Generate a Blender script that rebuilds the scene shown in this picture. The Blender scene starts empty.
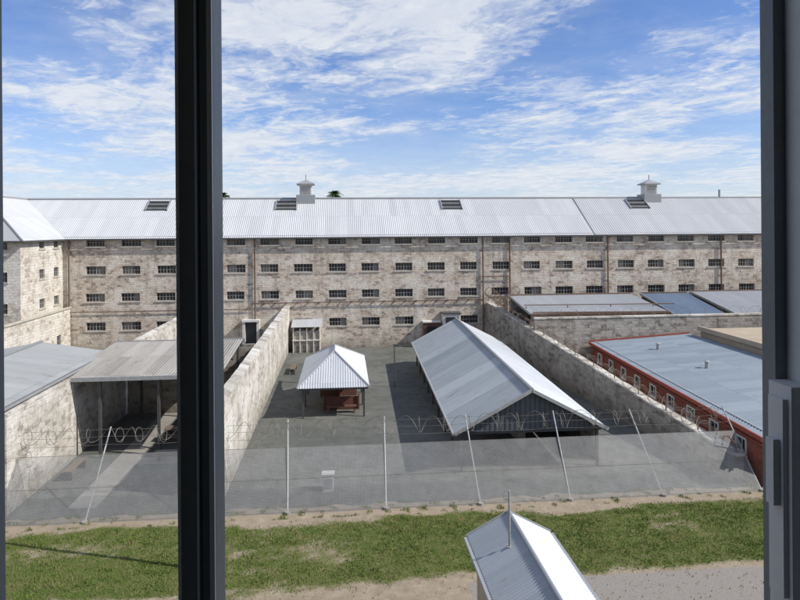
import bpy, math, random
from mathutils import Vector, noise, Matrix
random.seed(7)
S=bpy.context.scene
S.view_settings.view_transform='Standard'; S.view_settings.look='None'; S.view_settings.exposure=0

# ---------------------------------------------------------------- helpers
class MB:
    def __init__(s): s.v=[];s.f=[];s.m=[];s.uv=[];s.sm=[]
    def poly(s,pts,m=0,uv=None,sm=False):
        b=len(s.v); s.v+= [tuple(p) for p in pts]; s.f.append(list(range(b,b+len(pts)))); s.m.append(m)
        s.uv.append(uv if uv else [(0,0)]*len(pts)); s.sm.append(sm)
    def box(s,x0,x1,y0,y1,z0,z1,m=0):
        p=[(x0,y0,z0),(x1,y0,z0),(x1,y1,z0),(x0,y1,z0),(x0,y0,z1),(x1,y0,z1),(x1,y1,z1),(x0,y1,z1)]
        s.hexa(p,m)
    def hexa(s,p,m=0):
        for q in ((0,3,2,1),(4,5,6,7),(0,1,5,4),(1,2,6,5),(2,3,7,6),(3,0,4,7)):
            s.poly([p[i] for i in q],m)
    def tube(s,a,b,r,m=0,n=8,r2=None):
        a=Vector(a);b=Vector(b);d=(b-a).normalized();r2=r if r2 is None else r2
        u=d.orthogonal().normalized();w=d.cross(u)
        c=[(math.cos(2*math.pi*i/n),math.sin(2*math.pi*i/n)) for i in range(n)]
        A=[a+u*x*r+w*y*r for x,y in c];B=[b+u*x*r2+w*y*r2 for x,y in c]
        for i in range(n):
            j=(i+1)%n; s.poly([A[i],A[j],B[j],B[i]],m,sm=True)
        s.poly(A[::-1],m);s.poly(B,m)
    def beam(s,a,b,w,h,m=0):
        a=Vector(a);b=Vector(b);d=(b-a).normalized()
        up=Vector((0,0,1)) if abs(d.z)<.95 else Vector((0,1,0))
        r=d.cross(up).normalized();u=r.cross(d)
        p=[]
        for c in (a,b):
            p.append([c-r*w/2-u*h/2,c+r*w/2-u*h/2,c+r*w/2+u*h/2,c-r*w/2+u*h/2])
        A,B=p
        s.poly(A,m);s.poly(B[::-1],m)
        for i in range(4):
            j=(i+1)%4;s.poly([A[i],B[i],B[j],A[j]],m)
    def corr(s,p00,p10,p01,p11,pitch=.15,amp=.02,m=0,vr=None,seg=4,nv=1):
        p00,p10,p01,p11=map(Vector,(p00,p10,p01,p11))
        n=(p10-p00).cross(p01-p00).normalized()
        if n.z<0:n=-n
        L=(p10-p00).length;H=(p01-p00).length
        N=max(2,int(L/pitch*seg)); prev=None
        for i in range(N+1):
            t=i/N; o=n*amp*math.sin(2*math.pi*t*L/pitch)
            a0,a1=vr(t) if vr else (0,1)
            top=p00.lerp(p10,t);bot=p01.lerp(p11,t)
            A=[top.lerp(bot,a0+(a1-a0)*k/nv)+o for k in range(nv+1)]
            V=[(t*L,(a0+(a1-a0)*k/nv)*H) for k in range(nv+1)]
            if prev:
                for k in range(nv):
                    s.poly([prev[0][k],prev[0][k+1],A[k+1],A[k]],m,[prev[1][k],prev[1][k+1],V[k+1],V[k]],True)
            prev=(A,V)
    def done(s,name,mats,parent=None):
        me=bpy.data.meshes.new(name);me.from_pydata(s.v,[],s.f)
        for m in mats: me.materials.append(m)
        me.polygons.foreach_set('material_index',s.m)
        me.polygons.foreach_set('use_smooth',s.sm)
        ul=me.uv_layers.new(name='UVMap');fl=[]
        for u in s.uv:
            for a in u: fl+= [a[0],a[1]]
        ul.data.foreach_set('uv',fl)
        me.update()
        o=bpy.data.objects.new(name,me);S.collection.objects.link(o)
        if parent:o.parent=parent
        return o
def group(name):
    o=bpy.data.objects.new(name,None);S.collection.objects.link(o);o.empty_display_size=.5;return o

class NT:
    def __init__(s,t): s.t=t;s.n=t.nodes;s.l=t.links
    def new(s,k,**kw):
        n=s.n.new(k)
        for a,b in kw.items(): setattr(n,a,b)
        return n
    def val(s,i,x):
        if hasattr(x,'is_output'): s.l.new(x,i)
        else: i.default_value=x
    def math(s,op,a,b=0.,c=0.,clamp=False):
        n=s.new('ShaderNodeMath',operation=op,use_clamp=clamp)
        for i,x in enumerate((a,b,c)): s.val(n.inputs[i],x)
        return n.outputs[0]
    def noise(s,vec,scale,detail=4,rough=.6):
        n=s.new('ShaderNodeTexNoise');n.inputs['Scale'].default_value=scale;n.inputs['Detail'].default_value=detail;n.inputs['Roughness'].default_value=rough
        s.l.new(vec,n.inputs['Vector']);return n.outputs['Fac']
    def ramp(s,fac,a,b,ca=0.,cb=1.):
        n=s.new('ShaderNodeMapRange');n.clamp=True
        s.val(n.inputs[0],fac)
        for i,x in enumerate((a,b,ca,cb)):n.inputs[i+1].default_value=x
        return n.outputs[0]
    def mix(s,f,a,b,mode='MIX'):
        n=s.new('ShaderNodeMix',data_type='RGBA',blend_type=mode)
        s.val(n.inputs[0],f)
        for i,x in ((6,a),(7,b)):
            if isinstance(x,tuple): n.inputs[i].default_value=(*x,1)
            else: s.l.new(x,n.inputs[i])
        return n.outputs[2]
    def vec(s,x,y,z=0.):
        n=s.new('ShaderNodeCombineXYZ')
        for i,a in enumerate((x,y,z)): s.val(n.inputs[i],a)
        return n.outputs[0]
def base(name,rough=.85,metal=0.,spec=.3):
    m=bpy.data.materials.new(name);m.use_nodes=True;t=NT(m.node_tree);b=t.n['Principled BSDF']
    b.inputs['Roughness'].default_value=rough;b.inputs['Metallic'].default_value=metal
    b.inputs['Specular IOR Level'].default_value=spec
    tc=t.new('ShaderNodeTexCoord')
    return m,t,b,tc
def bump(t,b,h,strength=.5,dist=.02):
    n=t.new('ShaderNodeBump');n.inputs['Strength'].default_value=strength;n.inputs['Distance'].default_value=dist
    t.l.new(h,n.inputs['Height']);t.l.new(n.outputs[0],b.inputs['Normal'])

def paint(name,c,c2=None,scale=3.,rough=.6,metal=0.,spec=.4):
    m,t,b,tc=base(name,rough,metal,spec)
    c2=c2 or tuple(x*.65 for x in c)
    f=t.noise(tc.outputs['Object'],scale,6,.65)
    g=t.noise(tc.outputs['Object'],scale*9,3,.6)
    f=t.math('ADD',t.math('MULTIPLY',f,.7),t.math('MULTIPLY',g,.3))
    t.l.new(t.mix(t.ramp(f,.35,.68),c,c2),b.inputs['Base Color'])
    bump(t,b,g,.15,.005)
    return m

def stone(name,light,mid,dark,bw=.62,bh=.31,white=(.58,.54,.47),wamt=.45,stain=.5,basedirt=True,mort=.018,bwt=.62):
    m,t,b,tc=base(name,.92,0,.15)
    O=tc.outputs['Object'];sp=t.new('ShaderNodeSeparateXYZ');t.l.new(O,sp.inputs[0])
    x=t.math('ADD',sp.outputs[0],sp.outputs[1]);z=sp.outputs[2]
    wob=t.noise(O,1.7,3);wob2=t.noise(O,5.,2)
    x2=t.math('ADD',x,t.math('MULTIPLY',wob2,.3));z2=t.math('ADD',z,t.math('MULTIPLY',wob,.34))
    br=t.new('ShaderNodeTexBrick');t.l.new(t.vec(x2,z2),br.inputs['Vector'])
    br.inputs['Color1'].default_value=(0,0,0,1);br.inputs['Color2'].default_value=(1,1,1,1);br.inputs['Mortar'].default_value=(.5,.5,.5,1)
    br.inputs['Scale'].default_value=1;br.inputs['Mortar Size'].default_value=mort;br.inputs['Mortar Smooth'].default_value=.4
    br.inputs['Brick Width'].default_value=bw;br.inputs['Row Height'].default_value=bh;br.inputs['Bias'].default_value=0
    bf=t.new('ShaderNodeSeparateColor');t.l.new(br.outputs['Color'],bf.inputs[0]);bf=bf.outputs[0]
    fine=t.noise(O,5.,7,.75);med=t.noise(O,1.9,7,.72)
    v=t.math('ADD',t.math('MULTIPLY',bf,bwt),t.math('MULTIPLY',t.math('ADD',t.math('MULTIPLY',fine,.5),t.math('MULTIPLY',med,.5)),1.12-bwt))
    lo,hi=.56-.5*bwt+.0,.56+.5*bwt-.06
    lo=min(lo,.42);hi=max(hi,.66)
    col=t.mix(t.ramp(v,lo,(lo+hi)/2),dark,mid)
    col=t.mix(t.ramp(v,(lo+hi)/2,hi+.1),col,light)
    big=t.noise(t.vec(t.math('MULTIPLY',x,.8),z,0.),.55,9,.72)
    wf=t.ramp(t.math('ADD',big,t.math('MULTIPLY',fine,.18)),.56,.68)
    wf=t.math('MULTIPLY',wf,wamt*1.6,clamp=True)
    col=t.mix(wf,col,white)
    col=t.mix(t.math('MULTIPLY',br.outputs['Fac'],.3),col,tuple(min(1,c*1.1) for c in white))
    st=t.noise(t.vec(t.math('MULTIPLY',x,1.6),t.math('MULTIPLY',z,.16),3.),1.,7,.7)
    sf=t.ramp(st,.52,.72,0,stain)
    col=t.mix(sf,col,tuple(c*.6 for c in dark))
    sp2=t.noise(O,2.6,8,.8)
    col=t.mix(t.ramp(sp2,.55,.68,0,.6*stain+.15),col,tuple(c*.5 for c in dark))
    if basedirt:
        gr=t.math('ADD',z,t.math('MULTIPLY',fine,-1.4))
        col=t.mix(t.ramp(gr,-.6,.5,.5,0.),col,(.12,.11,.09))
    t.l.new(col,b.inputs['Base Color'])
    h=t.math('ADD',t.math('MULTIPLY',br.outputs['Fac'],-1.),t.math('MULTIPLY',fine,1.4))
    bump(t,b,h,.8,.06)
    return m

def sheetmat(name,c,c2,panel=.76,length=3.6,rust=.0,rough=.45,metal=.25,pv=.25):
    m,t,b,tc=base(name,rough,metal,.4)
    sp=t.new('ShaderNodeSeparateXYZ');t.l.new(tc.outputs['UV'],sp.inputs[0]);u,v=sp.outputs[0],sp.outputs[1]
    pu=t.math('FLOOR',t.math('DIVIDE',u,panel));pvv=t.math('FLOOR',t.math('DIVIDE',v,length))
    wn=t.new('ShaderNodeTexWhiteNoise');t.l.new(t.vec(pu,pvv),wn.inputs[0])
    big=t.noise(t.vec(t.math('MULTIPLY',u,.35),t.math('MULTIPLY',v,.12)),1.,6,.65)
    st=t.noise(t.vec(t.math('MULTIPLY',u,4.),t.math('MULTIPLY',v,.25)),1.,5,.7)
    f=t.math('ADD',t.math('MULTIPLY',wn.outputs[0],pv),t.math('ADD',t.math('MULTIPLY',big,.55),t.math('MULTIPLY',st,.45)))
    col=t.mix(t.ramp(f,.35+pv*.3,.75+pv*.6),c,c2)
    fr=t.math('FRACT',t.math('DIVIDE',v,length))
    col=t.mix(t.ramp(fr,.0,.018,.45,0.),col,tuple(x*.45 for x in c2))
    if rust>0:
        r=t.noise(t.vec(t.math('MULTIPLY',u,1.5),t.math('MULTIPLY',v,.5),5.),1.,8,.75)
        col=t.mix(t.ramp(r,.60-rust*.12,.74,0,.8),col,(.20,.10,.05))
    t.l.new(col,b.inputs['Base Color'])
    t.l.new(t.ramp(st,.3,.7,rough-.1,rough+.2),b.inputs['Roughness'])
    return m

# ---------------------------------------------------------------- materials
M_fac=stone('limestone_facade',(.74,.645,.54),(.54,.46,.38),(.27,.215,.175),bw=.44,bh=.22,wamt=.55,stain=.55,bwt=.22,white=(.76,.70,.61))
M_wing=stone('limestone_sunlit_pale',(.74,.69,.60),(.62,.56,.48),(.40,.34,.28),bw=.44,bh=.24,wamt=.65,stain=.35,white=(.78,.74,.67),bwt=.28)  # paler than the facade stone: the wing's sunlit brightness is in the colour
M_wallw=stone('yard_wall_sunlit_pale',(.63,.59,.52),(.53,.49,.425),(.33,.295,.25),bw=.5,bh=.26,wamt=.65,stain=.5,white=(.74,.71,.65),bwt=.3)  # pale stone with the sunlit look of the left walls painted in
M_wallr=stone('yard_wall_shaded_grey',(.43,.40,.35),(.32,.29,.255),(.17,.15,.13),bw=.5,bh=.26,wamt=.35,stain=.65,white=(.54,.5,.45),bwt=.34)  # grey stone, darkened in colour for the shaded face of the right wall
M_brick=stone('red_brick',(.36,.13,.09),(.29,.095,.065),(.19,.06,.045),bw=.24,bh=.086,white=(.38,.17,.12),wamt=.15,stain=.2,mort=.01)
M_gate=stone('gatehouse_stone',(.5,.45,.37),(.4,.35,.28),(.28,.24,.18),wamt=.3,stain=.3)
M_cream=paint('cream_render',(.46,.38,.28),(.34,.28,.21),.5,.9)
M_roofA=sheetmat('zinc_roof_main',(.58,.59,.60),(.45,.46,.475),pv=.22,rough=.5,metal=.1)
M_roofB=sheetmat('zinc_roof_dull',(.48,.49,.505),(.37,.38,.395),pv=.2,rough=.55,metal=.1)
M_roofShed=sheetmat('zinc_roof_shed',(.40,.43,.45),(.23,.265,.28),panel=1.6,length=6.,pv=.55,rust=.25,rough=.55,metal=.15)
M_roofHut=sheetmat('white_and_sunlit_roof_sheet',(.57,.59,.61),(.42,.44,.46),rust=.1,pv=.25)  # white shelter sheet, also the painted sunlit slopes of shed and porch
M_roofOld=sheetmat('weathered_roof_sheet',(.36,.345,.32),(.20,.19,.17),rust=.4,pv=.4,rough=.7,metal=.05)
M_roofLeft=sheetmat('grey_cement_roof',(.36,.37,.37),(.25,.26,.26),rust=.2,rough=.8,metal=0)
M_roofRed=sheetmat('bluegrey_roof',(.25,.295,.335),(.165,.20,.235),rust=.05,rough=.55,metal=.1,pv=.3)
M_roofPorch=sheetmat('porch_roof_shaded',(.33,.36,.39),(.24,.27,.30),rust=.05,rough=.5,metal=.1,pv=.3)  # shade of the left porch slope is mixed into this darker colour
M_roofBlue=sheetmat('blue_roof',(.20,.26,.34),(.15,.20,.27),rust=0,rough=.5,metal=.1)
M_steel=paint('galvanised_steel',(.42,.43,.43),(.28,.28,.275),5,.6,.3)
M_steelD=paint('dark_steel',(.10,.10,.10),(.06,.06,.06),5,.6,.2)
M_wire=paint('galvanised_wire',(.36,.365,.36),(.25,.25,.24),2,.6,.2)
M_razor=paint('weathered_razor_wire',(.30,.28,.25),(.15,.125,.10),2,.5,.3)
M_white=paint('white_paint',(.74,.73,.70),(.58,.56,.52),4,.6)
M_brown=paint('brown_paint',(.16,.075,.05),(.10,.05,.035),4,.7)
M_redp=paint('red_paint',(.34,.075,.05),(.24,.05,.035),4,.6)
M_redd=paint('faded_maroon_paint',(.15,.055,.042),(.09,.04,.035),3,.8)
M_pipe=paint('rusty_pipe',(.20,.13,.09),(.12,.08,.06),3,.8)
M_pane=paint('window_pane',(.05,.055,.06),(.03,.03,.033),2,.15,0,.6)
M_bar=paint('window_bars',(.36,.35,.335),(.22,.205,.19),3,.6)
M_sill=paint('sill_stone',(.60,.55,.47),(.38,.34,.28),2.5,.9)
M_conc=paint('concrete',(.33,.315,.285),(.21,.20,.18),1.2,.9)
M_wood=paint('weathered_timber',(.22,.17,.12),(.13,.10,.07),5,.85)
M_frame=paint('window_frame_paint',(.18,.21,.23),(.14,.165,.18),6,.45)
M_frame2=paint('window_frame_lighter',(.66,.69,.71),(.57,.60,.63),6,.45)
M_room=paint('room_wall',(.62,.61,.58),(.55,.54,.5),2,.9)
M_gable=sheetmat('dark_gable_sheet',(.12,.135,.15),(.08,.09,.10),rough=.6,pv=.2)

def asphalt():
    m,t,b,tc=base('yard_asphalt',.93,0,.2)
    O=tc.outputs['Object']
    a=t.noise(O,.16,7,.62);c=t.noise(O,1.1,8,.7);d=t.noise(O,22.,3,.6)
    col=t.mix(t.ramp(a,.38,.62),(.10,.106,.096),(.16,.16,.144))
    col=t.mix(t.ramp(c,.5,.72,0,.6),col,(.07,.075,.066))
    col=t.mix(t.ramp(c,.42,.25,0,.55),col,(.25,.24,.21))
    lp=t.noise(O,.45,9,.7)
    col=t.mix(t.ramp(lp,.56,.6,0,.5),col,(.078,.084,.074))
    col=t.mix(t.ramp(lp,.40,.36,0,.45),col,(.22,.21,.185))
    col=t.mix(t.math('MULTIPLY',t.ramp(d,.5,.75),.3),col,(.25,.24,.22))
    vo=t.new('ShaderNodeTexVoronoi',feature='DISTANCE_TO_EDGE');vo.inputs['Scale'].default_value=.28
    mp=t.new('ShaderNodeVectorMath',operation='ADD');t.l.new(O,mp.inputs[0])
    nz=t.new('ShaderNodeTexNoise');nz.inputs['Scale'].default_value=.7;nz.inputs['Detail'].default_value=5;t.l.new(O,nz.inputs['Vector'])
    sc=t.new('ShaderNodeVectorMath',operation='SCALE');t.l.new(nz.outputs['Color'],sc.inputs[0]);sc.inputs['Scale'].default_value=2.2
    t.l.new(sc.outputs[0],mp.inputs[1]);t.l.new(mp.outputs[0],vo.inputs['Vector'])
    col=t.mix(t.ramp(vo.outputs['Distance'],.004,.014,.35,0),col,(.05,.05,.045))
    t.l.new(col,b.inputs['Base Color']);bump(t,b,d,.4,.01)
    return m
M_asph=asphalt()
def groundmat():
    m,t,b,tc=base('sandy_ground',.95,0,.1)
    O=tc.outputs['Object'];a=t.noise(O,.12,7,.6);c=t.noise(O,3,8,.7)
    col=t.mix(t.ramp(a,.4,.6),(.30,.24,.17),(.16,.16,.09))
    col=t.mix(t.ramp(c,.4,.7,0,.5),col,(.2,.17,.11))
    t.l.new(col,b.inputs['Base Color']);bump(t,b,c,.5,.03)
    return m
M_ground=groundmat()
def lawnmat():
    m,t,b,tc=base('lawn_and_sand',.95,0,.1)
    at=t.new('ShaderNodeAttribute',attribute_name='mask');sp=t.new('ShaderNodeSeparateColor');t.l.new(at.outputs['Color'],sp.inputs[0])
    O=tc.outputs['Object'];c=t.noise(O,2.2,9,.75);d=t.noise(O,14,6,.8);e=t.noise(O,60,3,.7)
    g=t.mix(t.ramp(d,.35,.65),(.07,.10,.022),(.145,.17,.05))
    g=t.mix(t.ramp(c,.46,.66,0,.75),g,(.22,.19,.09))
    s=t.mix(t.ramp(c,.35,.65),(.44,.36,.27),(.30,.24,.17))
    s=t.mix(t.ramp(e,.5,.7,0,.5),s,(.19,.16,.12))
    f=t.math('ADD',sp.outputs[0],t.math('MULTIPLY',t.math('ADD',d,-.5),1.5))
    col=t.mix(t.ramp(f,.3,.66),s,g)
    p=t.mix(t.ramp(d,.35,.65),(.36,.325,.29),(.27,.245,.22))
    f2=t.math('ADD',sp.outputs[1],t.math('MULTIPLY',t.math('ADD',d,-.5),.5))
    col=t.mix(t.ramp(f2,.42,.58),col,p)
    t.l.new(col,b.inputs['Base Color']);bump(t,b,t.math('ADD',d,e),.8,.03)
    return m
M_lawn=lawnmat()
def blademat():
    m,t,b,tc=base('grass_blades',.8,0,.2)
    n=t.noise(tc.outputs['Object'],1.3,6,.75);n2=t.noise(tc.outputs['Object'],35,2,.7)
    col=t.mix(t.ramp(n2,.3,.7),(.085,.14,.024),(.165,.22,.055))
    col=t.mix(t.ramp(n,.48,.64,0,.8),col,(.27,.24,.11))
    t.l.new(col,b.inputs['Base Color']);return m
M_blade=blademat()
def leafmat():
    m,t,b,tc=base('leaves',.7,0,.3)
    n=t.noise(tc.outputs['Object'],2,4,.7)
    t.l.new(t.mix(n,(.03,.06,.02),(.07,.10,.035)),b.inputs['Base Color']);return m
M_leaf=leafmat()

# ---------------------------------------------------------------- ground
g=MB();g.poly([(-1500,-1500,-.02),(1500,-1500,-.02),(1500,1500,-.02),(-1500,1500,-.02)]);g.done('ground',[M_ground])
g=MB();g.poly([(-26,26.0,.004),(18.4,26.0,.004),(14.8,62,.004),(-26,62,.004)])
g.done('yard_pavement',[M_asph])
g=MB();g.box(-11.9,-10.7,27.0,61,.006,.03);g.box(-10.7,-5.6,32.0,32.9,.006,.03)
g.done('concrete_path',[M_conc])
def lawnmask(x,y):
    n=noise.noise(Vector((x*.35,y*.8,3)))*.5+noise.noise(Vector((x*1.1,y*2.2,9)))*.45+noise.noise(Vector((x*.12,y*.3,1)))*.4
    n+=noise.noise(Vector((x*3.1,y*4.2,2)))*.35
    g=1.0
    edge=24.75+.25*math.sin(x*.5)+.45*noise.noise(Vector((x*.5,0,7)))
    g*=max(0,min(1,(edge-y)/.7+.4))
    d=math.exp(-((x+1.2)/3.4)**2-((y-21.9)/1.6)**2)+.6*math.exp(-((x+9)/4)**2-((y-23.3)/.7)**2)+.3*math.exp(-((x-9)/4)**2-((y-21.2)/.8)**2)
    g-=d*.55
    low=20.0+.35*noise.noise(Vector((x*.4,2,7)))
    if x>-3: g*=max(0,min(1,(y-low)/.7+.5))
    else: g*=max(.35,min(1,(y-low)/.6+.6))
    g+=n*.75-.03
    if y>25.2: g*=.6
    p=0.
    if x>4: p=max(0,min(1,(19.7+.1*noise.noise(Vector((x,4,7)))-y)/.15+.5))
    return max(0,min(1,g)),p
X0,X1,Y0,Y1,st=-32,34,6,26.6,.2
nx=int((X1-X0)/st);ny=int((Y1-Y0)/st)
vs=[];cols=[]
for j in range(ny+1):
    for i in range(nx+1):
        x=X0+i*st;y=Y0+j*st;gm,p=lawnmask(x,y)
        h=.008+.03*max(0,noise.noise(Vector((x*.7,y*.7,5)))+.3)*(1-p)
        if y>25.7:h=.008
        if y>26.0: h=.010-.035*max(0,min(1,(y-26.0)/.6+.7*noise.noise(Vector((x*.9,y*2,5)))))
        vs.append((x,y,h));cols.append((gm,p,0,1))
fs=[(j*(nx+1)+i,j*(nx+1)+i+1,(j+1)*(nx+1)+i+1,(j+1)*(nx+1)+i) for j in range(ny) for i in range(nx)]
me=bpy.data.meshes.new('lawn');me.from_pydata(vs,[],fs)
ca=me.color_attributes.new('mask','FLOAT_COLOR','POINT')
ca.data.foreach_set('color',[c for k in cols for c in k])
me.materials.append(M_lawn);me.polygons.foreach_set('use_smooth',[True]*len(fs))
o=bpy.data.objects.new('lawn',me);S.collection.objects.link(o)
vb=[];fb=[]
cnt=0
while cnt<110000:
    x=random.uniform(-16,24);y=random.uniform(16.5,26.3)
    gm,p=lawnmask(x,y)
    cl=noise.noise(Vector((x*2.5,y*2.5,11)))
    if y>25.0:
        if cl<.24 or p>.4: cnt+=.2;continue
    elif p>.4 or random.random()>gm**1.5:
        if random.random()>.02:
            cnt+=.25;continue
    a=random.random()*math.pi;w=random.uniform(.01,.022);h=random.uniform(.03,.075)+max(0,cl)*.09
    dx,dy=math.cos(a)*w,math.sin(a)*w;b=len(vb)
    lx,ly=random.uniform(-.03,.03),random.uniform(-.03,.03)
    vb+=[(x-dx,y-dy,.01),(x+dx,y+dy,.01),(x+lx,y+ly,.02+h)];fb.append((b,b+1,b+2));cnt+=1
me=bpy.data.meshes.new('grass_tufts');me.from_pydata(vb,[],fb);me.materials.append(M_blade)
o=bpy.data.objects.new('grass_tufts',me);S.collection.objects.link(o)

# ---------------------------------------------------------------- wall with openings
def wall_open(mb,org,U,W,H,ops,depth=.35,m=0,mr=0):
    org=Vector(org);U=Vector(U);Z=Vector((0,0,1));N=U.cross(Z)
    us=sorted({0,W,*[o[0] for o in ops],*[o[1] for o in ops]});zs=sorted({0,H,*[o[2] for o in ops],*[o[3] for o in ops]})
    P=lambda u,z,d=0:org+U*u+Z*z-N*d
    for i in range(len(us)-1):
        for j in range(len(zs)-1):
            cu=(us[i]+us[i+1])/2;cz=(zs[j]+zs[j+1])/2
            if any(o[0]<cu<o[1] and o[2]<cz<o[3] for o in ops): continue
            mb.poly([P(us[i],zs[j]),P(us[i+1],zs[j]),P(us[i+1],zs[j+1]),P(us[i],zs[j+1])],m)
    for a,b,c,d in ops:
        mb.poly([P(a,c),P(a,d),P(a,d,depth),P(a,c,depth)],mr);mb.poly([P(b,c),P(b,c,depth),P(b,d,depth),P(b,d)],mr)
        mb.poly([P(a,c),P(a,c,depth),P(b,c,depth),P(b,c)],mr);mb.poly([P(a,d),P(b,d),P(b,d,depth),P(a,d,depth)],mr)
def barred(mb,org,U,op,depth=.35,mp=0,mbar=1,ms=2,nb=6,shut=None):
    org=Vector(org);U=Vector(U);Z=Vector((0,0,1));N=U.cross(Z);P=lambda u,z,d=0:org+U*u+Z*z-N*d
    a,b,c,d=op
    mb.poly([P(a,c,depth-.01),P(b,c,depth-.01),P(b,d,depth-.01),P(a,d,depth-.01)],mp)
    if shut is not None and random.random()<.5:
        k=random.uniform(.25,.6);u0,u1=(a,a+(b-a)*k) if random.random()<.6 else (b-(b-a)*k,b)
        mb.poly([P(u0,c,depth-.06),P(u1,c,depth-.06),P(u1,d,depth-.06),P(u0,d,depth-.06)],shut)
    for i in range(nb+1):
        u=a+(b-a)*(i+.0)/nb; u=min(max(u,a+.03),b-.03)
        w=.06 if i in(0,nb,nb//2) else .032
        mb.beam(P(u,c,.14),P(u,d,.14),w,.03,mbar)
    for z in (c+.03,(c+d)/2,d-.03): mb.beam(P(a,z,.16),P(b,z,.16),.03,.05,mbar)
    mb.beam(P(a-.12,c-.06,-.02),P(b+.12,c-.06,-.02),.12,.12,ms)

# ---------------------------------------------------------------- main cell block
B=group('prison_cell_block')
cols=[-23.9+3.33*k for k in range(26)]
rows=[10.8,8.1,5.45,2.65]
ops=[]
for ri,z in enumerate(rows):
    for k,x in enumerate(cols):
        if ri==3 and k in(4,5,10): continue
        w=.89+random.uniform(-.04,.04);x+=random.uniform(-.06,.06)
        ops.append((x-w+26.9,x+w+26.9,z-.40,z+.40))
doors=[(17.2,18.2,.0,2.3),(35.0,36.0,0,2.2)]
f=MB();wall_open(f,(-26.9,62,0),(1,0,0),90,11.35,ops+doors,.4,0,1)
f.poly([(63.1,62,0),(63.1,74,0),(63.1,74,11.35),(63.1,62,11.35)],0)
f.poly([(63.1,62,11.35),(63.1,74,11.35),(63.1,68,15.2)],0)
f.poly([(63.1,74,0),(-39,74,0),(-39,74,11.35),(63.1,74,11.35)],0)
f.done('walls',[M_fac,M_sill],B)
w=MB()
for o in ops: barred(w,(-26.9,62,0),(1,0,0),o,.4,shut=4)
for d in doors:
    w.poly([(d[0]-26.9,62.3,0),(d[1]-26.9,62.3,0),(d[1]-26.9,62.3,d[3]),(d[0]-26.9,62.3,d[3])],3)
w.done('windows',[M_pane,M_bar,M_sill,M_brown,M_conc],B)
wo=[(u-.5,u+.5,z-.42,z+.42) for u in (3.8,) for z in rows]+[(u-.5,u+.5,z-.42,z+.42) for u in (6.6,) for z in rows[:3]]
f=MB();wall_open(f,(-26.9,54,0),(0,1,0),8,11.35,wo,.35,0,0)
fo=[(u-.85,u+.85,z-.42,z+.42) for u in (1.9,5.2,8.5) for z in rows+[]]
wall_open(f,(-39,54,0),(1,0,0),12.1,11.35,[(12.1-o[1],12.1-o[0],o[2],o[3]) for o in fo],.35,0,0)
f.poly([(-39,74,0),(-39,54,0),(-39,54,11.35),(-39,74,11.35)],0)
f.done('wing_walls',[M_wing],B)
w=MB()
for o in wo: barred(w,(-26.9,54,0),(0,1,0),o,.35,nb=4)
for o in fo: barred(w,(-39,54,0),(1,0,0),(12.1-o[1],12.1-o[0],o[2],o[3]),.35)
w.done('wing_windows',[M_pane,M_bar,M_sill],B)
r=MB()
e=.35;ze=11.3
r.corr((-33,68,15.25),(26,68,15.25),(-33,62-e,ze-.15),(26,62-e,ze-.15),.2,.022,0,vr=lambda t:(0,min(1,max(.0,(t*59)/6.3))),nv=1)
r.corr((26,68,15.27),(64,68,15.27),(26,62-e,ze-.13),(64,62-e,ze-.13),.25,.018,1)
r.poly([(-39,68,15.25),(64,68,15.25),(64,74.4,11.2),(-39,74.4,11.2)],1)
def wvr(t):
    y=53.6+t*14.4
    v0=max(0,1-(y-53.6)/6.4) if y<60 else 0
    v1=1 if y<61.6 else max(0,1-(y-61.6)/6.4)
    return (v0,max(v0,v1))
r.corr((-33,53.6,15.25),(-33,68,15.25),(-26.55,53.6,ze-.15),(-26.55,68,ze-.15),.2,.022,0,vr=wvr)
r.poly([(-39.4,53.6,11.15),(-26.55,53.6,11.15),(-33,60,15.25)],0)
r.poly([(-39.4,53.6,11.15),(-33,60,15.25),(-33,68,15.25),(-39.4,74,11.15)],0)
r.tube((-33,68,15.3),(64,68,15.3),.11,2);r.tube((-33,60,15.3),(-33,68,15.3),.11,2)
r.tube((-33,60,15.28),(-26.55,53.6,11.2),.08,2);r.tube((-33,60,15.28),(-39.4,53.6,11.2),.08,2)
r.beam((26,68,15.34),(26,61.65,11.20),.12,.04,2)
r.done('roof',[M_roofA,M_roofB,M_roofB],B)
gt=MB()
gt.box(-26.3,64,61.48,61.62,11.0,11.15);gt.box(-26.56,-26.42,53.5,61.6,11.0,11.15);gt.box(-39.5,-26.4,53.42,53.56,11.0,11.15)
gt.box(-26.9,63,61.9,61.98,11.12,11.34,1)
for x in (-8.7,17.0,14.2,-26.3,39.8,27.4): gt.tube((x,61.85,.1),(x,61.85,11.0),.08,1)
gt.tube((-9,61.8,4.65),(14.2,61.8,4.65),.05,1);gt.tube((-26.7,61.85,4.1),(-9,61.85,4.1),.04,1)
gt.tube((14.2,61.8,7.0),(17,61.8,7.0),.05,1)
for i in range(22): gt.box(-8.9+i*1.08,-8.84+i*1.08,61.74,61.99,4.57,4.73,1)
gt.done('gutters_and_pipes',[M_steelD,M_pipe],B)
sk=MB()
sl=(68-61.65);dz=15.25-11.15
for x in (-19.3,-6.0,11.8,33.0):
    for k in range(7):
        y=67.5-k*.23;z=15.25-(68-y)*dz/sl
        sk.hexa([(x-1.05,y-.11,z-.02),(x+1.05,y-.11,z-.02),(x+1.05,y+.08,z+.05),(x-1.05,y+.08,z+.05),(x-1.05,y-.11,z+.1),(x+1.05,y-.11,z+.1),(x+1.05,y+.08,z+.13),(x-1.05,y+.08,z+.13)],0 if k%3!=2 else 2)
    for s in (-1,1):
        z0=15.25-.4*dz/sl;z1=15.25-2.1*dz/sl
        sk.beam((x+s*1.09,67.6,z0+.1),(x+s*1.09,65.95,z1+.12),.09,.22,1)
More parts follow.
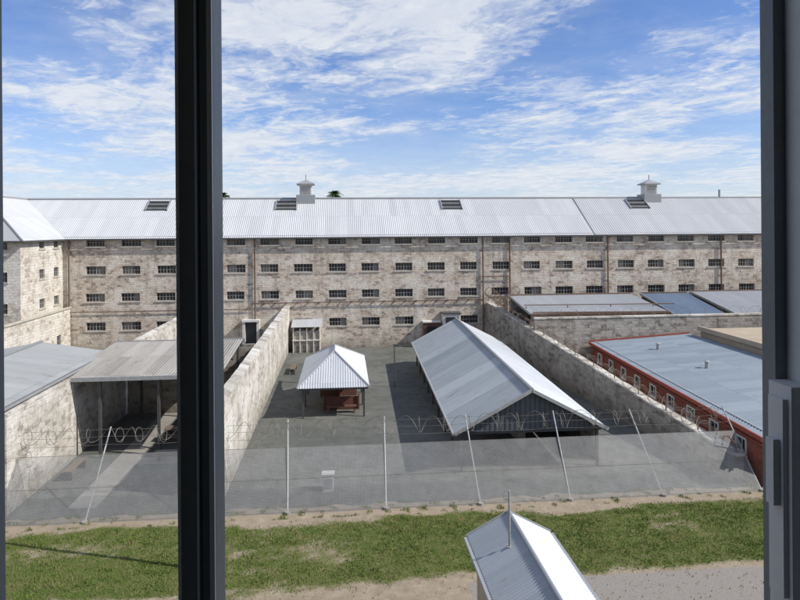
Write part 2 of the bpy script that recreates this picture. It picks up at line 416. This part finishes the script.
sk.done('skylights',[M_pane,M_roofB,M_bar],B)
cu=MB()
for x in (-4.0,35.0):
    cu.box(x-1.0,x+1.0,67.1,68.9,14.6,15.65,0)
    cu.box(x-.65,x+.65,67.35,68.65,15.65,16.75,1)
    for k in range(5): cu.box(x-.55,x+.55,67.3,67.36,15.78+k*.18,15.86+k*.18,2)
    cu.box(x-.95,x+.95,67.05,68.95,16.75,16.87,0)
    ap=(x,68,17.35);q=[(x-.95,67.05,16.87),(x+.95,67.05,16.87),(x+.95,68.95,16.87),(x-.95,68.95,16.87)]
    for i in range(4): cu.poly([q[i],q[(i+1)%4],ap],0)
    cu.tube((x,68,17.3),(x,68,17.9),.05,0,6)
cu.tube((43.5,68,15.2),(43.5,68,16.2),.12,0)
cu.done('roof_vents',[M_roofB,M_white,M_bar],B)
lb=MB()
lb.box(-9.85,-9.6,61.3,61.99,0,2.9,0);lb.box(-8.5,-8.25,61.3,61.99,0,2.9,0);lb.box(-9.9,-8.2,61.2,61.99,2.9,3.1,0);lb.box(-9.6,-8.5,61.7,61.8,0,2.9,1)
lb.done('door_porch',[M_white,M_pane],B)
lb=MB()
lb.box(-4.9,-2.3,60.2,60.3,0,2.1,1);lb.box(-4.9,-4.8,60.3,61.99,0,2.4,0);lb.box(-2.4,-2.3,60.3,61.99,0,2.4,0)
for x in (-4.9,-4.25,-3.6,-2.95,-2.36): lb.box(x,x+.09,60.08,60.19,0,2.35,0)
lb.box(-4.95,-2.2,60.05,60.2,1.15,1.25,0)
lb.corr((-5.05,61.99,3.0),(-2.1,61.99,3.0),(-5.05,59.9,2.5),(-2.1,59.9,2.5),.15,.02,2)
lb.done('entry_lobby',[M_white,M_wallr,M_roofHut],B)
lb=MB()
lb.box(8.0,9.6,61.2,61.98,0,2.5,0);lb.box(7.9,9.7,61.1,61.98,2.5,2.62,1);lb.box(8.3,9.2,61.12,61.19,0,2.1,2)
lb.box(9.9,11.6,60.6,61.98,1.8,3.4,1);lb.box(9.8,11.7,60.5,61.98,3.4,3.5,3);lb.box(10.0,10.1,60.7,60.8,0,1.8,3);lb.box(11.4,11.5,60.7,60.8,0,1.8,3)
lb.box(10.1,11.4,60.54,60.6,2.2,3.1,2)
lb.done('timber_lobby',[M_brown,M_white,M_pane,M_steelD],B)

A=group('wing_annexe')
f=MB();ao=[(u,u+.9,1.2,2.3) for u in (2,5.5,9)]
wall_open(f,(-26.2,50,0),(0,1,0),11.9,4.5,ao,.3);wall_open(f,(-40,50,0),(1,0,0),13.8,4.5,[(4,5,1.2,2.4),(9,10,1.2,2.4)],.3)
f.poly([(-40,50,4.3),(-26.2,50,4.3),(-26.2,53.99,4.3),(-40,53.99,4.3)],1)
f.box(-26.35,-26.1,49.9,61.9,4.5,4.65,2);f.box(-40,-26.35,49.9,50.15,4.5,4.65,2)
f.done('walls',[M_wing,M_conc,M_sill],A)
w=MB()
for o in ao: barred(w,(-26.2,50,0),(0,1,0),o,.3,nb=4)
w.done('windows',[M_pane,M_bar,M_sill],A)

# ---------------------------------------------------------------- yard walls
def ywall(name,p,q,h0,h1,th,mat,n=40):
    mb=MB();rows=[]
    for i in range(n+1):
        t=i/n;x=p[0]+(q[0]-p[0])*t;y=p[1]+(q[1]-p[1])*t;h=h0+(h1-h0)*t+random.uniform(-.035,.035)
        rows.append((x,y,h))
    for a,b in zip(rows,rows[1:]):
        for dx in (0,-th):
            mb.poly([(a[0]+dx,a[1],0),(b[0]+dx,b[1],0),(b[0]+dx,b[1],b[2]),(a[0]+dx,a[1],a[2])],0)
        c=.05
        mb.hexa([(a[0]-th-c,a[1],a[2]),(a[0]+c,a[1],a[2]),(b[0]+c,b[1],b[2]),(b[0]-th-c,b[1],b[2]),
                 (a[0]-th-c,a[1],a[2]+.1),(a[0]+c,a[1],a[2]+.1),(b[0]+c,b[1],b[2]+.1),(b[0]-th-c,b[1],b[2]+.1)],1)
    for a in (rows[0],rows[-1]): mb.poly([(a[0]-th,a[1],0),(a[0],a[1],0),(a[0],a[1],a[2]),(a[0]-th,a[1],a[2])],0)
    return mb.done(name,[mat,M_wallw],None)
ywall('stone_yard_wall',(-5.35,27.3),(-5.35,61.9),4.25,4.25,.45,M_wallw)
ywall('stone_yard_wall',(-14.15,26.6),(-14.15,61.9),4.2,4.2,.45,M_wallw)
ywall('stone_yard_wall',(18.6,26.6),(14.95,61.9),1.2,4.35,.45,M_wallr)
mb=MB();mb.box(15.9,45,50,50.4,0,4.3,0);mb.box(15.9,45.05,49.95,50.45,4.3,4.42,1)
mb.done('stone_cross_wall',[M_wallr,M_wallw])
# railing brackets and strands along the right yard wall
mb=MB();K=13;pr=None
for k in range(K+1):
    t=k/K;x=18.35-3.65*t;y=26.8+34.9*t;z=1.28+3.13*t
    mb.tube((x,y,z-.1),(x-.02,y,z+.45),.028,0,6);mb.tube((x,y,z+.43),(x-.42,y,z+.85),.024,0,6)
    cur=[Vector((x-.01,y,z+.25)),Vector((x-.02,y,z+.45)),Vector((x-.22,y,z+.65)),Vector((x-.42,y,z+.85))]
    if pr:
        for a,b in zip(pr,cur): mb.tube(a,b,.012,0,4)
    pr=cur
mb.done('wall_top_railing',[M_pipe])

# ---------------------------------------------------------------- left outbuilding
L=group('long_outbuilding')
mb=MB();mb.box(-22.0,-14.65,26.6,38.6,0,4.45,0)
mb.poly([(-22,38.6,4.45),(-14.65,38.6,4.45),(-18.3,38.6,5.1)],0);mb.poly([(-22,26.6,4.45),(-14.65,26.6,4.45),(-18.3,26.6,5.1)],0)
mb.done('walls',[M_wallw],L)
mb=MB();mb.corr((-18.3,26.3,5.2),(-18.3,38.8,5.2),(-14.3,26.3,4.55),(-14.3,38.8,4.55),.17,.025,0,nv=1)
mb.corr((-18.3,26.3,5.2),(-18.3,38.8,5.2),(-22.3,26.3,4.55),(-22.3,38.8,4.55),.17,.025,0)
mb.tube((-18.3,26.3,5.25),(-18.3,38.8,5.25),.09,0)
mb.box(-14.3,-14.2,26.3,38.8,4.42,4.52,1)
mb.done('roof',[M_roofLeft,M_steel],L)

# ---------------------------------------------------------------- left yard shelter
H=group('yard_lean_to_shelter')
mb=MB();mb.corr((-14.5,40.4,4.85),(-6.5,40.4,4.85),(-14.6,32.9,4.3),(-6.5,32.9,4.3),.16,.025,0)
mb.box(-14.6,-6.4,32.78,32.88,4.12,4.33,1)
mb.box(-14.6,-6.4,40.42,40.5,4.6,4.9,1)
mb.done('roof',[M_roofOld,M_steel],H)
mb=MB()
for x in (-12.8,-9.8,-6.8):
    mb.box(x-.07,x+.07,33.1,33.24,0,4.15);mb.box(x-.07,x+.07,39.9,40.04,0,4.6)
    mb.beam((x,33.1,4.12),(x,40,4.62),.08,.16)
for y in (33.17,36.6,39.9): mb.box(-14.1,-6.5,y-.05,y+.05,4.02+(y-33)*.07,4.14+(y-33)*.07)
mb.done('posts_and_beams',[M_steelD],H)
mb=MB();mb.box(-14.0,-5.9,41.0,41.2,0,4.4);mb.done('rear_screen',[M_wallr],H)
def bench(name,x,y,l=2.,ang=0,mat=None):
    mb=MB();mat=mat or M_wood
    for k in (-.14,0,.14): mb.box(-l/2,l/2,k-.06,k+.06,.43,.47)
    for s in (-l/2+.2,l/2-.2):
        mb.box(s-.04,s+.04,-.18,.18,0,.43,1);
    o=mb.done(name,[mat,M_steelD]);o.location=(x,y,0.03);o.rotation_euler=(0,0,ang)
def table(name,x,y,l=1.8,ang=0):
    mb=MB()
    for k in (-.3,-.1,.1,.3): mb.box(-l/2,l/2,k-.09,k+.09,.72,.76)
    for s in (-l/2+.25,l/2-.25):
        mb.beam((s,-.35,0),(s,.2,.72),.06,.06,1);mb.beam((s,.35,0),(s,-.2,.72),.06,.06,1)
    for k in (-.7,.7): mb.box(-l/2,l/2,k-.13,k+.13,.42,.46)
    for s in (-l/2+.25,l/2-.25): mb.box(s-.03,s+.03,-.75,.75,.38,.42,1)
    o=mb.done(name,[M_wood,M_steelD]);o.location=(x,y,0.006);o.rotation_euler=(0,0,ang)
table('picnic_table',-9.2,35.5);table('picnic_table',-8.5,38);bench('park_bench',-13.2,31,2,math.pi/2);bench('park_bench',-8.6,32.4,2.4,0,M_conc)
bench('park_bench',-4.2,52,2.4,math.pi/2)

# ---------------------------------------------------------------- small hip roofed shelter
H=group('hip_roof_yard_shelter')
mb=MB()
xl,xr,yn,yf,xm=-2.95,1.6,38.5,48.3,-.65;ze=1.98;zr=3.55;ya,yb=42.3,44.6
mb.corr((xl,ya,zr),(xr,ya,zr),(xl,yn,ze),(xr,yn,ze),.16,.022,0,vr=lambda t:(abs(t-(xm-xl)/(xr-xl))/max((xm-xl)/(xr-xl),.5)*.999,1) )
def side(t):
    y=yn+t*(yf-yn)
    if y<ya:return (1-(y-yn)/(ya-yn),1)
    if y>yb:return ((y-yb)/(yf-yb),1)
    return (0,1)
mb.corr((xm,yn,zr),(xm,yf,zr),(xl,yn,ze),(xl,yf,ze),.16,.022,0,vr=side)
mb.corr((xm,yn,zr),(xm,yf,zr),(xr,yn,ze),(xr,yf,ze),.16,.022,0,vr=side)
for a,b in (((xm,ya,zr+.03),(xm,yb,zr+.03)),((xm,ya,zr+.03),(xl,yn,ze+.03)),((xm,ya,zr+.03),(xr,yn,ze+.03)),((xm,yb,zr+.03),(xl,yf,ze)),((xm,yb,zr+.03),(xr,yf,ze))): mb.tube(a,b,.06,0,6)
mb.done('roof',[M_roofHut],H)
mb=MB()
for x in (xl+.35,xr-.35):
    for y in (yn+.4,41.6,44.8,yf-.4): mb.box(x-.06,x+.06,y-.06,y+.06,0,ze+.1)
mb.box(xl+.1,xr-.1,yn+.08,yn+.16,ze-.14,ze-.01);mb.box(xl+.08,xl+.16,yn,yf,ze-.14,ze-.01);mb.box(xr-.16,xr-.08,yn,yf,ze-.14,ze-.01)
mb.done('frame',[M_steelD],H)
mb=MB()
mb.box(-1.3,.9,40.6,40.72,.05,.85,0);mb.box(-1.7,.9,44.0,44.12,0,1.9,1);mb.box(-.4,-.3,40.72,44.0,0,.9,0)
mb.box(-1.2,.8,39.7,40.1,.4,.46,1);mb.box(-1.1,-1.0,39.75,40.05,0,.4,1);mb.box(.6,.7,39.75,40.05,0,.4,1)
for x in (-1.35,.95): mb.box(x-.05,x+.05,40.5,40.59,0,1.05,1)
mb.done('brown_partitions',[M_redd,M_brown],H)

# ---------------------------------------------------------------- large gabled shed
H=group('gabled_yard_shed')
n=[(5.3,28.8,2.0),(9.15,28.8,4.02),(13.0,28.8,2.0)];fr=[(5.95,53.4,2.0),(9.85,53.5,4.0),(13.75,53.4,2.0)]
mb=MB();mb.corr(n[1],fr[1],n[0],fr[0],.17,.022,0,nv=1);mb.corr(n[1],fr[1],n[2],fr[2],.17,.022,1)  # right slope gets a lighter sheet colour to look sunlit
mb.tube(Vector(n[1])+Vector((0,0,.05)),Vector(fr[1])+Vector((0,0,.05)),.09,1)
for a,b in ((n[0],n[1]),(n[1],n[2])):
    mb.beam(Vector(a)+Vector((0,-.03,.0)),Vector(b)+Vector((0,-.03,.0)),.05,.16,2)
mb.beam(Vector(n[0])+Vector((-.05,0,-.03)),Vector(fr[0])+Vector((-.05,0,-.03)),.1,.12,2)
mb.done('roof',[M_roofShed,M_roofHut,M_steel],H)
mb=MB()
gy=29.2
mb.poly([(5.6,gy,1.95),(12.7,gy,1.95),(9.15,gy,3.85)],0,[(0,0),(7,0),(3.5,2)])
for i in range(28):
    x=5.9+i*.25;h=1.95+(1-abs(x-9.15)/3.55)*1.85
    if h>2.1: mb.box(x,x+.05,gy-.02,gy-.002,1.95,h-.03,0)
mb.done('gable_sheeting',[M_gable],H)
mb=MB()
for k in range(9):
    y=29.3+k*2.98;t=(y-28.8)/24.6
    for x in (5.7+.65*t,12.6+.72*t,):
        mb.box(x-.06,x+.06,y-.06,y+.06,0,2.05)
    mb.box(5.6+.65*t,12.8+.7*t,y-.05,y+.05,1.82,1.93)
    mb.beam((9.2+.65*t,y,1.93),(9.2+.65*t,y,3.8),.08,.08)
mb.done('posts',[M_steelD],H)
mb=MB();mb.box(9.6,9.75,32,52,0,1.9);mb.box(12.9,13.0,30,52,0,1.7);mb.done('partition_wall',[M_wallr],H)
for y in (31,36,41,46): table('picnic_table',7.6,y,1.8,math.pi/2)

# ---------------------------------------------------------------- red brick building
R=group('red_brick_workshop')
EZ=2.25
p0=Vector((19.1,25.9,0));p1=Vector((20.65,49.5,0));U=(p1-p0).normalized();W=(p1-p0).length
Ur=-U
ro=[]
for k in range(9):
    u=1.4+k*2.5; ro.append((u,u+.85,1.02,1.74))
mb=MB();wall_open(mb,p1,Ur,W,EZ-.03,ro,.12,0,0)
mb.poly([p0,(29,p0.y,0),(29,p0.y,EZ+.45),(p0.x,p0.y,EZ-.03)],0)
mb.poly([p1,(29,p1.y,0),(29,p1.y,EZ+.45),(p1.x,p1.y,EZ-.03)],0)
mb.poly([(29,p0.y,0),(29,p1.y,0),(29,p1.y,EZ+.45),(29,p0.y,EZ+.45)],0)
mb.done('walls',[M_brick],R)
mb=MB();Z=Vector((0,0,1));N=Ur.cross(Z)
for a,b,c,d in ro:
    P=lambda u,z,dd:p1+Ur*u+Z*z-N*dd
    mb.poly([P(a,c,.08),P(b,c,.08),P(b,d,.08),P(a,d,.08)],0)
    for q,r2 in ((P(a,c,.0),P(b,c,.0)),(P(a,d,.0),P(b,d,.0)),(P(a,c,.0),P(a,d,.0)),(P(b,c,.0),P(b,d,.0))):
        mb.beam(q,r2,.09,.09,1)
    mb.beam(P((a+b)/2,c,.04),P((a+b)/2,d,.04),.04,.04,1);mb.beam(P(a-.08,c-.07,-.03),P(b+.08,c-.07,-.03),.1,.05,1)
mb.done('windows',[M_pane,M_white],R)
mb=MB()
mb.corr((29.2,25.7,EZ+.6),(29.2,49.7,EZ+.6),(18.95,25.7,EZ+.08),(20.5,49.7,EZ+.08),.25,.03,0)
mb.beam((18.9,25.7,EZ+.02),(20.45,49.7,EZ+.02),.08,.2,1)
mb.beam((18.96,25.7,EZ-.28),(20.5,49.7,EZ-.28),.05,.06,1)
mb.beam((20.45,49.75,EZ+.1),(29.2,49.75,EZ+.62),.08,.2,1)
mb.beam((19.5,25.6,EZ+.14),(21.05,49.7,EZ+.14),.12,.03,2)
for y in (31,38.5,45): mb.tube((24,y,EZ+.25),(24,y,EZ+.75),.12,3,10);mb.tube((24,y,EZ+.75),(24,y,EZ+.82),.2,3,10,.08)
mb.done('roof',[M_roofRed,M_redp,M_roofHut,M_steel],R)
R=group('flat_roof_block')
mb=MB();mb.box(29.6,46,33,48.6,0,3.3,0);mb.box(29.4,46.2,32.8,48.8,3.3,3.42,0);mb.box(29.4,46.2,32.8,33.0,3.42,3.65,0);mb.box(29.4,29.6,33.0,48.8,3.42,3.65,0)
mb.box(35,36.2,40,41,3.42,4.1,0);mb.box(39,39.5,43,43.5,3.42,4.3,1)
mb.done('block',[M_cream,M_conc],R)
for nm,x0,x1,yb,zb,yf,zf,mt in (('rear_lean_to_shed',16.0,28.3,58.5,5.35,51.5,4.55,M_roofB),('rear_lean_to_shed',29.0,33.8,58,5.4,51.2,4.1,M_roofBlue),('rear_lean_to_shed',34.4,46,58.5,5.45,51,4.2,M_roofB)):
    R=group(nm);mb=MB()
    mb.corr((x0,yb,zb),(x1,yb,zb),(x0,yf,zf),(x1,yf,zf),.2,.025,0)
    mb.box(x0,x1,yb+.02,yb+.1,zb-.15,zb+.12,1);mb.box(x0,x1,yf-.1,yf-.02,zf-.18,zf+.03,1)
    mb.beam((x0-.05,yf,zf),(x0-.05,yb,zb),.08,.2,2)
    mb.done('roof',[mt,M_pipe,M_steel],R)
    mb=MB();mb.box(x0+.1,x1-.1,yb-.3,yb,0,zb-.2);mb.box(x0+.1,x1-.1,yf+.1,yf+.3,0,zf-.2);mb.done('walls',[M_wallr],R)
mb=MB()
mb.beam((16,50.9,4.75),(28,50.9,4.6),.1,.1);mb.beam((16,53.5,5.05),(30,53.5,4.95),.08,.08)
for x in (16.2,20,24,28): mb.box(x-.05,x+.05,50.85,50.95,0,4.6);mb.box(x-.04,x+.04,53.46,53.54,0,4.95)
mb.done('rusty_pipe_gantry',[M_pipe])

# ---------------------------------------------------------------- fence
F=group('chain_link_fence')
px=[-14.7,-10.6,-6.5,-2.4,1.75,5.85,9.85,14.1,18.75]
b0=Vector((0,25.5,0));b1=Vector((0,28.35,3.1));D=b1-b0
mb=MB()
for x in px:
    j=random.uniform(-.22,.22);jy=random.uniform(-.12,.12)
    mb.tube((x,25.5,-.05),(x+j,28.35+jy,3.1-jy*.6),.032,0)
    mb.tube((x,25.5,0),(x,25.5,.12),.12,1)
mb.done('posts',[M_steel,M_conc],F)
mb=MB()
def Q(s,t): return Vector((s,0,0))+b0+D*t
for t in (.02,.35,.69): mb.tube(Q(px[0],t),Q(px[-1],t),.010,0,4)
for t in (.8,.89,.97):
    for a,b in zip(px,px[1:]):
        K=6
        for k in range(K):
            u0,u1=k/K,(k+1)/K
            z=lambda u:-.05*4*u*(1-u)
            mb.tube(Q(a+(b-a)*u0,t)+Vector((0,0,z(u0))),Q(a+(b-a)*u1,t)+Vector((0,0,z(u1))),.007,0,3)
mb.done('strand_wires',[M_razor],F)
mb=MB();Ls=D.length*.69;sp=.085;wd=.0068;dn=D.normalized()
def P2(s,l): return Vector((s,0,0))+b0+dn*l
s=px[0]-Ls
while s<px[-1]:
    for sg in (1,-1):
        if sg==1: a=(s,0.);b=(s+Ls,Ls)
        else: a=(s,Ls);b=(s+Ls,0.)
        def clip(a,b):
            (x0,l0),(x1,l1)=a,b
            k0=(l1-l0)/(x1-x0)
            if x0<px[0]: l0+=k0*(px[0]-x0);x0=px[0]
            if x1>px[-1]: l1=l0+k0*(px[-1]-x0);x1=px[-1]
            return (x0,l0),(x1,l1)
        a,b=clip(a,b)
        A=P2(*a);Bv=P2(*b);d=(Bv-A)
        if d.length<.02: continue
        pl=d.cross(Vector((1,0,0)).cross(dn)).normalized()*wd
        mb.poly([A-pl,A+pl,Bv+pl,Bv-pl],0)
    s+=sp
mb.done('wire_mesh',[M_wire],F)
def coil(name,pts,r,pitch,parent=None,bev=.009,mat=None):
    cu=bpy.data.curves.new(name,'CURVE');cu.dimensions='3D';cu.bevel_depth=bev;cu.bevel_resolution=0
    for a,b in pts:
        a=Vector(a);b=Vector(b);d=b-a;Ln=d.length;d.normalize();u=d.orthogonal().normalized();w=d.cross(u)
        N=int(Ln/pitch*12);spn=cu.splines.new('POLY');spn.points.add(N)
        for i in range(N+1):
            t=i/N;an=2*math.pi*t*Ln/pitch;rr=r*(1+.35*noise.noise(Vector((t*Ln*1.1,r,a.x))))
            p=a+d*(t*Ln+ .45*pitch*math.sin(an*.5)+.6*noise.noise(Vector((t*Ln*.6,3,a.x))))+u*math.cos(an)*rr+w*math.sin(an)*rr
            spn.points[i].co=(*p,1)
    cu.materials.append(mat or M_razor)
    o=bpy.data.objects.new(name,cu);S.collection.objects.link(o)
    if parent:o.parent=parent
    return o
q=Q(0,.9)
coil('razor_coil',[((px[0],q.y,q.z),(px[-1],q.y,q.z))],.36,.62,F,.011)
coil('razor_wire_coil',[((18.2,26.7,1.7),(14.5,61.5,4.85))],.33,.7,None,.012)
coil('razor_wire_coil',[((15.9,50.2,4.75),(44,50.2,4.75))],.3,.8,None,.010)
coil('razor_wire_coil',[((14.7,56,4.9),(17.5,61.4,5.6)),((14.6,55,5.1),(14.6,61.6,5.6))],.45,.4,None,.014,M_pipe)

mb=MB();mb.box(-1.0,-.5,27.6,28.0,0,.75);mb.box(-1.04,-.46,27.56,28.04,.75,.8);mb.box(-.95,-.55,27.57,27.59,.15,.6,1)
mb.done('electrical_cabinet',[M_white,M_steel])
mb=MB();mb.tube((3.8,46,0),(3.8,46,3.2),.04);mb.tube((3.8,46,3.2),(3.8,45.2,3.35),.03);mb.box(3.65,3.95,45.0,45.3,3.25,3.4);mb.done('yard_lamp',[M_steelD])

mb=MB();mb.tube((-5.35,21.6,0),(-5.15,21.6,8.2),.085,0,10,.06);mb.tube((-5.35,21.6,0),(-5.35,21.6,.35),.14,0,10)
mb.tube((-5.15,21.6,8.15),(-5.15,22.4,8.35),.03);mb.box(-5.3,-5.0,22.3,22.8,8.28,8.4,0)
mb.done('security_light_pole',[M_steel])

# ---------------------------------------------------------------- foreground hut
H=group('gatehouse_porch_hut')
mb=MB()
mb.corr((4.58,11.0,4.0),(4.58,16.1,4.0),(3.4,11.0,3.38),(3.4,16.1,3.38),.11,.014,0)
mb.corr((4.58,11.0,4.0),(4.58,16.1,4.0),(5.76,11.0,3.38),(5.76,16.1,3.38),.11,.014,1)  # sunlit side: brightness put in by the lighter sheet
mb.tube((4.58,11,4.03),(4.58,16.12,4.03),.05,1,8)
mb.beam((3.38,16.12,3.36),(4.58,16.12,3.98),.03,.12,1);mb.beam((4.58,16.12,3.98),(5.78,16.12,3.36),.03,.12,1)
mb.box(3.3,3.4,11,16.1,3.27,3.36,1);mb.box(5.76,5.86,11,16.1,3.27,3.36,1)
mb.done('roof',[M_roofPorch,M_roofHut],H)
mb=MB();mb.box(3.6,5.56,11.2,15.8,0,3.36,0);mb.poly([(3.6,15.8,3.36),(5.56,15.8,3.36),(4.58,15.8,3.9)],0);mb.box(4.1,5.0,15.81,15.86,.02,2.1,1);mb.done('walls',[M_cream,M_brown],H)
mb=MB();mb.tube((4.2,14.6,3.6),(4.2,14.6,5.25),.03);mb.tube((4.2,14.6,3.72),(4.2,14.6,3.82),.08);mb.done('vent_pipe',[M_steel],H)

def palm(x,y,h,seed):
    random.seed(seed);mb=MB()
    mb.tube((x,y,0),(x,y,h),.35,0,8,.22)
    for k in range(90):
        az=random.random()*2*math.pi;el=random.uniform(-.5,1.4);Lf=random.uniform(1.0,1.5)
        d=Vector((math.cos(az)*math.cos(el),math.sin(az)*math.cos(el),math.sin(el)))
        sd=d.cross(Vector((0,0,1))).normalized();pr=Vector((x,y,h))
        for i in range(6):
            t=(i+1)/6;p=Vector((x,y,h))+d*Lf*t+Vector((0,0,-.5*t*t*Lf))
            for s in (-1,1):
                q=p+sd*s*.4*(1-.5*t)+Vector((0,0,-.12));mb.poly([pr,p,q],1)
            pr=p
    mb.done('palm_tree',[M_wood,M_leaf])
palm(-1.2,95,17.2,3);palm(-17.9,95,16.9,4)

# ---------------------------------------------------------------- gatehouse + window
G=group('gatehouse')
mb=MB();ox0,ox1,oz0,oz1=-.43,.72,11.3,12.75
wall_open(mb,(9,.80,0),(-1,0,0),18,14.6,[(9-ox1,9-ox0,oz0,oz1)],.001,0,0)
mb.box(-9,-8.6,-6,.79,0,14.6,0);mb.box(8.6,9,-6,.79,0,14.6,0)
wall_open(mb,(-9,-6,0),(1,0,0),18,14.6,[(8.2,10.2,11.2,12.9)],.2,0,0)  # unseen rear opening, added so skylight reaches the window frame
mb.box(-9.2,9.2,-6.6,.95,14.6,14.8,1)
mb.done('outer_walls',[M_gate,M_roofB],G)
mb=MB()
rx0,rx1,ry0,rz0,rz1=-2.2,2.4,-5.8,10.4,13.2
wall_open(mb,(rx0,.56,rz0),(1,0,0),rx1-rx0,rz1-rz0,[(ox0-rx0,ox1-rx0,oz0-rz0,oz1-rz0)],.235,0,0)
mb.poly([(rx0,ry0,rz0),(rx1,ry0,rz0),(rx1,.56,rz0),(rx0,.56,rz0)],1)
mb.poly([(rx0,ry0,rz1),(rx1,ry0,rz1),(rx1,.56,rz1),(rx0,.56,rz1)],0)
mb.poly([(rx0,ry0,rz0),(rx0,.56,rz0),(rx0,.56,rz1),(rx0,ry0,rz1)],0)
mb.poly([(rx1,ry0,rz0),(rx1,.56,rz0),(rx1,.56,rz1),(rx1,ry0,rz1)],0)
wall_open(mb,(rx1,ry0,rz0),(-1,0,0),rx1-rx0,rz1-rz0,[(rx1-1.2,rx1+.8,.8,2.5)],.001,0,0)  # matching room-side opening of the added rear light inlet
mb.done('room',[M_room,M_wood],G)
W=group('sliding_window')
mb=MB()
y0,y1=.70,.775
mb.box(ox0,-.3966,y0,y1,oz0,oz1,0)
mb.box(-.1795,-.160,y0,y1,oz0,oz1,0)
mb.box(-.1595,-.1445,y0+.022,y1,oz0,oz1,0)
mb.box(-.1797,-.1765,y0-.003,y0-.0005,oz0,oz1,1)
mb.box(-.1500,-.1447,y0+.015,y0+.0215,oz0,oz1,1)
mb.box(.5446,.560,.75,y1,oz0,oz1,0)
mb.box(.560,ox1,y0-.03,y1+.001,oz0,oz1,1)
mb.box(ox0,ox1,y0-.02,y1+.003,oz0,oz0+.05,0);mb.box(ox0,ox1,y0-.02,y1+.003,oz1-.05,oz1,0)
mb.done('frame',[M_frame,M_frame2],W)
mb=MB();mb.box(.532,.5595,.705,.745,11.50,11.806,0);mb.box(.526,.532,.712,.738,11.55,11.79,0);mb.box(.518,.526,.718,.732,11.66,11.74,0)
mb.done('latch',[M_frame2],W)
CY=-1.2
G.location=(0,CY,0);W.location=(0,CY,0)

# ---------------------------------------------------------------- light
el=math.radians(41);az=math.radians(108)
d=Vector((math.sin(az)*math.cos(el),math.cos(az)*math.cos(el),math.sin(el)))
su=bpy.data.lights.new('sun','SUN');su.energy=4.7;su.angle=math.radians(.5);su.color=(1,.955,.88)
so=bpy.data.objects.new('sun',su);S.collection.objects.link(so);so.rotation_euler=d.to_track_quat('Z','Y').to_euler()
wd_=bpy.data.worlds.new('World');S.world=wd_;wd_.use_nodes=True;t=NT(wd_.node_tree);bg=t.n['Background']
sky=t.new('ShaderNodeTexSky',sky_type='NISHITA');sky.sun_disc=False;sky.sun_elevation=el;sky.sun_rotation=az;sky.air_density=1.0;sky.dust_density=.3;sky.ozone_density=2.0
tc=t.new('ShaderNodeTexCoord');sp=t.new('ShaderNodeSeparateXYZ');t.l.new(tc.outputs['Generated'],sp.inputs[0])
zz=t.math('MAXIMUM',sp.outputs[2],.015);zq=t.math('ADD',zz,.06)
ux=t.math('DIVIDE',sp.outputs[0],zq);uy=t.math('DIVIDE',sp.outputs[1],zq)
v1=t.vec(t.math('ADD',ux,3.3),t.math('MULTIPLY',uy,1.0));big=t.noise(v1,.62,6,.6)
# domain-warped cloudlets so the rows do not read as a regular lattice
wp=t.new('ShaderNodeTexNoise');wp.inputs['Scale'].default_value=2.2;wp.inputs['Detail'].default_value=4;t.l.new(v1,wp.inputs['Vector'])
ws=t.new('ShaderNodeVectorMath',operation='SCALE');t.l.new(wp.outputs['Color'],ws.inputs[0]);ws.inputs['Scale'].default_value=.55
v2a=t.vec(t.math('ADD',ux,t.math('MULTIPLY',uy,.3)),t.math('MULTIPLY',uy,.8))
va=t.new('ShaderNodeVectorMath',operation='ADD');t.l.new(v2a,va.inputs[0]);t.l.new(ws.outputs[0],va.inputs[1]);v2=va.outputs[0]
mid=t.noise(v2,6.2,5,.62);fin=t.noise(v2,19.,4,.6);veil=t.noise(v1,1.5,9,.68)
thr=t.ramp(big,.38,.62,.27,-.25)
puff=t.ramp(t.math('SUBTRACT',t.math('ADD',t.math('MULTIPLY',mid,.68),t.math('MULTIPLY',fin,.32)),thr),.38,.68)
cf=t.math('MULTIPLY',puff,.88)
vl=t.math('MULTIPLY',t.ramp(veil,.40,.70,.0,.62),t.ramp(big,.40,.58,.3,1))
cf=t.math('SUBTRACT',1.,t.math('MULTIPLY',t.math('SUBTRACT',1.,cf),t.math('SUBTRACT',1.,vl)))
hz=t.ramp(sp.outputs[2],.0,.17,.68,0.)
cf=t.math('SUBTRACT',1.,t.math('MULTIPLY',t.math('SUBTRACT',1.,cf),t.math('SUBTRACT',1.,hz)))
up=t.ramp(sp.outputs[2],-.02,.0,0,1);cf=t.math('MULTIPLY',cf,up)
cc=t.mix(t.ramp(mid,.3,.7),(6.4,7.0,8.0),(8.2,8.45,8.8))
blue=t.mix(1.,sky.outputs[0],(.90,1.04,1.40),'MULTIPLY')
mixc=t.mix(cf,blue,cc)
t.l.new(mixc,bg.inputs[0]);bg.inputs[1].default_value=.103

# ---------------------------------------------------------------- camera
cam=bpy.data.cameras.new('camera');co=bpy.data.objects.new('camera',cam);S.collection.objects.link(co);S.camera=co
fp=628
cam.sensor_width=36;cam.lens=36*fp/800;cam.clip_start=.02;cam.clip_end=5000
cam.shift_y=-72/800
co.location=(0,CY,12)
R_=Matrix.Rotation(-math.atan(57/fp),4,'Z')@Matrix.Rotation(math.pi/2,4,'X')@Matrix.Rotation(-math.radians(.4),4,'Z')
co.rotation_euler=R_.to_euler()
